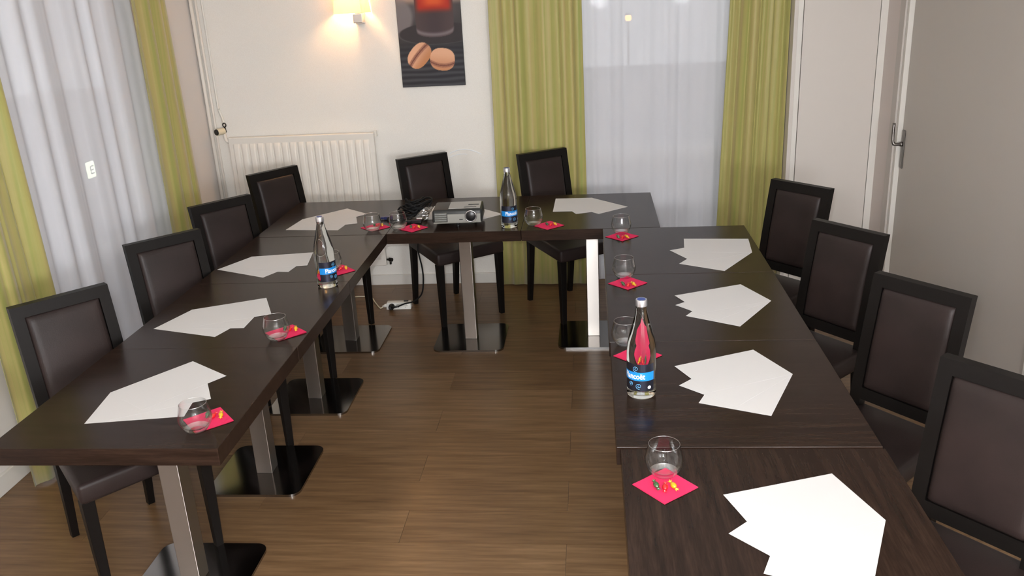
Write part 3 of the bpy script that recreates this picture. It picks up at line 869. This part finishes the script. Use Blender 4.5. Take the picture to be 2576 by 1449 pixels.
# label faces local -Y; turn it to the viewer and then by the offset seen in the photo (left = negative)
def bot_rot(x, y, off): return math.atan2(-y, -x)+PI/2+R_(off)
for i, (x, y, off, lab, zt) in enumerate(((0.137, 2.402, -30, 'large foreground water bottle with blue label on the right row', TZ),
                                      (-1.139, 3.462, 38, 'water bottle with blue label on the left row of tables', TZ),
                                      (-0.428, 4.340, 20, 'water bottle with blue label standing right of the projector', TZ))):
    if i == 0:
        bot0.location = (x, y, zt+0.0003); bot0.rotation_euler = (0, 0, bot_rot(x, y, off)); bot0['label'] = lab
    else: dup(bot0, (x, y, zt+0.0003), bot_rot(x, y, off), lab)

# ------------------------------------------------------------------ projector
pj = thing('projector', 'grey and black video projector with round lens on the back row', 'projector', (-0.700, 4.345, TZ+0.0005), R_(3.0))
bw, bd, z0, z1 = 0.132, 0.205, 0.022, 0.092
bd_ = MB().hexa([(-bw, 0, z0), (bw, 0, z0), (bw, bd, z0), (-bw, bd, z0)], [(-bw+0.003, 0.012, z1), (bw-0.003, 0.012, z1), (bw-0.006, bd-0.01, z1), (-bw+0.006, bd-0.01, z1)], 0.012, 4)
bd_.build('body', 'dark_plastic', pj, auto=40)
MB().box(-0.045, bw-0.012, 0.03, bd-0.03, z1-0.001, z1+0.0018, 0.0008).build('top_panel', 'light_grey_plastic', pj)
MB().box(0.035, 0.10, 0.045, 0.052, z1+0.0016, z1+0.003, 0.0004).build('button_strip', 'black_plastic', pj)
MB().box(0.055, 0.11, 0.09, 0.11, z1+0.0016, z1+0.003, 0.0004).build('button_strip', 'black_plastic', pj)
fp = MB().hexa([(-0.050, -0.004, z0+0.008), (0.122, -0.004, z0+0.008), (0.122, 0.004, z0+0.008), (-0.050, 0.004, z0+0.008)],
               [(-0.050, 0.002, z1-0.022), (0.122, 0.002, z1-0.022), (0.122, 0.012, z1-0.022), (-0.050, 0.012, z1-0.022)], 0.0015).build('front_panel', 'grey_plastic', pj)
MB().box(-bw+0.008, bw-0.008, -0.004, 0.01, z0+0.001, z0+0.009, 0.002).build('lower_lip', 'grey_plastic', pj)
MB().box(0.012, 0.030, -0.0055, 0.0, z0+0.018, z0+0.022, 0.0005).build('sensor_window', 'black_plastic', pj)
for k in range(9):
    zz = z0+0.012+k*0.0052
    MB().box(-0.116, -0.054, -0.0035+0.0006*k, 0.008, zz, zz+0.0022).build('vent_slat', 'light_grey_plastic' if k % 2 else 'grey_plastic', pj)
lr = MB(); lx, lz = 0.073, z0+0.037
def ringpts(r, y): return [(lx+r*math.cos(2*PI*k/32), y, lz+r*math.sin(2*PI*k/32)) for k in range(33)]
lr.tube([(lx, -0.010, lz), (lx, 0.006, lz)], 0.0265, 36)
ln = tag(lr.build('lens_barrel', 'black_plastic', pj, auto=50), 'black lens barrel')
rg = MB(); rg.tube(ringpts(0.0285, -0.010), 0.0030, 8, caps=False); tag(rg.build('lens_ring', 'aluminium', ln, smooth=True), 'bright silver ring around the lens')
lg = MB(); lg.grid(lambda u, v: (lx+0.0225*v*math.cos(2*PI*u), -0.0105-0.004*(1-v*v), lz+0.0225*v*math.sin(2*PI*u)), 28, 6, True); lg.build('lens', 'lens_glass', ln, smooth=True)
for fx, fy in ((-0.08, 0.18), (0.08, 0.18), (0.0, 0.03)):
    MB().lathe([(0, 0), (0.011, 0), (0.011, 0.006), (0.006, 0.008), (0.006, z0+0.004), (0, z0+0.004)], 16, fx, fy).build('foot', 'black_plastic', pj)

# ------------------------------------------------------------------ cable heap, plastic bag
ch = thing('cable_bundle', 'tangled heap of black cables with blue connector left of the projector', 'cables', (-0.985, 4.60, TZ))
rng = random.Random(11)
for k in range(5):
    pts = []
    n = 15; ph = rng.uniform(0, 6.28); ax = rng.uniform(0.055, 0.085); ay = rng.uniform(0.05, 0.10); zt = 0.010+0.016*k
    for q in range(n):
        a = ph+2*PI*q/6.3
        pts.append((ax*math.cos(a)*(0.75+0.35*rng.random())+0.012*k-0.01, ay*math.sin(a)*(0.75+0.35*rng.random()), max(0.0065, zt+0.018*math.sin(a*1.7+k)+rng.uniform(-0.004, 0.010))))
    MB().tube(pts, 0.0052, 8, smooth=5).build('cable', 'rubber_cable', ch, smooth=True)
MB().tube([(-0.03, -0.05, 0.01), (-0.07, -0.10, 0.006), (-0.10, -0.11, 0.006), (-0.125, -0.075, 0.010), (-0.11, -0.05, 0.014)], 0.0042, 8, smooth=6).build('cable', 'rubber_cable', ch, smooth=True)
cn = MB(); cn.box(-0.150, -0.105, -0.062, -0.035, 0.0, 0.016, 0.003); cn.box(-0.168, -0.150, -0.058, -0.039, 0.003, 0.013, 0.001)
tag(cn.build('video_connector', 'navy_plastic', ch), 'dark blue video connector')
pl = MB(); pl.box(0.020, 0.075, -0.165, -0.128, 0.0, 0.022, 0.004); pl.box(-0.01, 0.022, -0.155, -0.138, 0.004, 0.018, 0.003); pl.build('power_plug', 'black_plastic', ch)
MB().box(0.052, 0.085, -0.172, -0.150, 0.022, 0.034, 0.005).build('connector_shell', 'aluminium', ch)
# crumpled clear bag standing on the heap's right side
rng = random.Random(5)
bg = MB()
jit = [[rng.uniform(-1, 1) for _ in range(30)] for _ in range(14)]
def bag(u, v):
    j = jit[int(v*13)][int(u*24) % 24]
    a = 2*PI*u
    w = 0.040*(1-v)+0.020*v+0.006*j; d = 0.026*(1-v)+0.010*v+0.004*j
    return (0.010+0.052*v+w*math.cos(a), d*math.sin(a)+0.05*v, 0.004+0.085*v*(1-0.25*v)+0.010*abs(math.sin(3*a))*(1-v)+0.003*j*v)
bg.grid(bag, 24, 14, True)
o = bg.build('plastic_bag', 'clear_film', smooth=False, loc=(-0.935, 4.475, TZ)); tag(o, 'crumpled clear plastic bag leaning between the cables and the projector', 'bag')

# ------------------------------------------------------------------ power strip, cords on the floor
ps = thing('power_strip', 'white multi-socket power strip lying on the floor under the back row', 'power strip', (-1.245, 5.155, 0.0), R_(1.5))
MB().hexa([(-0.080, -0.028, 0.0), (0.080, -0.028, 0.0), (0.080, 0.028, 0.0), (-0.080, 0.028, 0.0)], [(-0.078, -0.016, 0.044), (0.078, -0.016, 0.044), (0.078, 0.026, 0.044), (-0.078, 0.026, 0.044)], 0.004, 3).build('housing', 'white_plastic', ps, auto=40)
for k in range(3):
    x = -0.043+0.043*k; ang = math.atan2(0.012, 0.044)
    s = MB(); s.tube([(x, -0.0215, 0.022), (x, -0.0235, 0.0215)], 0.0175, 22)
    so = s.build('socket', 'white_plastic', ps, auto=40)
    p = MB()
    for dx in (-0.007, 0.007): p.tube([(x+dx, -0.0232, 0.0255), (x+dx, -0.0242, 0.0252)], 0.0020, 8)
    p.tube([(x, -0.0232, 0.0145), (x, -0.0246, 0.0142)], 0.0022, 8)
    p.build('socket_hole', 'black_plastic', so)
MB().box(0.03, 0.06, 0.0, 0.018, 0.0435, 0.048, 0.002).build('switch', 'dark_plastic', ps)
MB().tube([(-0.078, 0.0, 0.02), (-0.088, 0.0, 0.02), (-0.110, -0.002, 0.015)], [0.013, 0.012, 0.005], 12).build('strain_relief', 'white_plastic', ps, smooth=True)
o = MB().tube([(-1.350, 5.150, 0.014), (-1.362, 5.148, 0.006), (-1.378, 5.160, 0.005), (-1.43, 5.26, 0.005), (-1.48, 5.355, 0.005), (-1.56, 5.375, 0.005), (-1.66, 5.36, 0.005), (-1.9, 5.45, 0.005)], 0.0042, 8, smooth=6).build('extension_lead', 'cream_plastic', smooth=True)
tag(o, 'white flex running from the power strip across the floor', 'cord')
pcd = thing('hanging_lead', 'black mains lead hanging from the back table to the power strip', 'cord', (-1.286, 5.10, 0))
MB().tube([(-1.004, 5.045, 0.735), (-1.02, 5.04, 0.66), (-1.05, 5.045, 0.52), (-1.070, 5.055, 0.42), (-1.058, 5.07, 0.30), (-1.060, 5.085, 0.21), (-1.078, 5.09, 0.12), (-1.13, 5.09, 0.070), (-1.19, 5.088, 0.055), (-1.235, 5.085, 0.038)], 0.0048, 8, smooth=6).build('flex', 'rubber_cable', pcd, smooth=True).location = (1.286, -5.10, 0)
MB().tube([(-1.020, 4.70, 0.757), (-1.01, 4.93, 0.757), (-1.004, 5.01, 0.757), (-1.000, 5.03, 0.752), (-1.004, 5.045, 0.735)], 0.0048, 8, smooth=6).build('flex', 'rubber_cable', pcd, smooth=True).location = (1.286, -5.10, 0)
MB().tube([(-1.288, 5.132, 0.022), (-1.288, 5.108, 0.022), (-1.286, 5.098, 0.023)], [0.019, 0.018, 0.010], 18).build('plug', 'black_plastic', pcd, auto=50).location = (1.286, -5.10, 0)
MB().tube([(-1.286, 5.104, 0.026), (-1.262, 5.092, 0.030), (-1.235, 5.085, 0.038)], [0.009, 0.007, 0.0048], 10).build('plug_sleeve', 'black_plastic', pcd, smooth=True).location = (1.286, -5.10, 0)

# ------------------------------------------------------------------ things beyond the windows
sg = thing('lit_sign', 'small pale glowing sign seen through the left sheer curtain', 'sign', (-2.76, 4.57, 1.03))
MB().box(-0.012, 0, -0.036, 0.036, 0, 0.088, 0.003).build('sign_face', 'sign_glow', sg)
mk = MB(); mk.box(0.0002, 0.0012, -0.014, 0.020, 0.060, 0.066); mk.box(0.0002, 0.0012, -0.014, -0.006, 0.022, 0.062); mk.box(0.0002, 0.0012, -0.010, 0.018, 0.040, 0.046); mk.box(0.0002, 0.0012, -0.014, 0.020, 0.020, 0.026)
mk.build('sign_symbol', 'candy_green', sg)
MB().box(-0.03, -0.012, -0.006, 0.006, -1.18, 0.05).build('sign_post', 'dark_metal', sg)
lp = thing('reflection_globe', 'small orange globe standing in for a lamp reflection behind the back sheer curtain', 'lamp', (0.283, 6.6, -0.15))  # added globe on a post imitates a wall lamp's reflection in the window
MB().lathe([(0, 1.778), (0.018, 1.783), (0.025, 1.802), (0.018, 1.82), (0, 1.826)], 20).build('globe', 'reflection_glow', lp, smooth=True)
MB().tube([(0, 0, 0.0), (0, 0, 1.78)], 0.008, 8).build('globe_post', 'dark_metal', lp)
MB().lathe([(0.03, 1.822), (0.02, 1.834), (0, 1.84)], 16).build('globe_cap', 'dark_metal', lp)
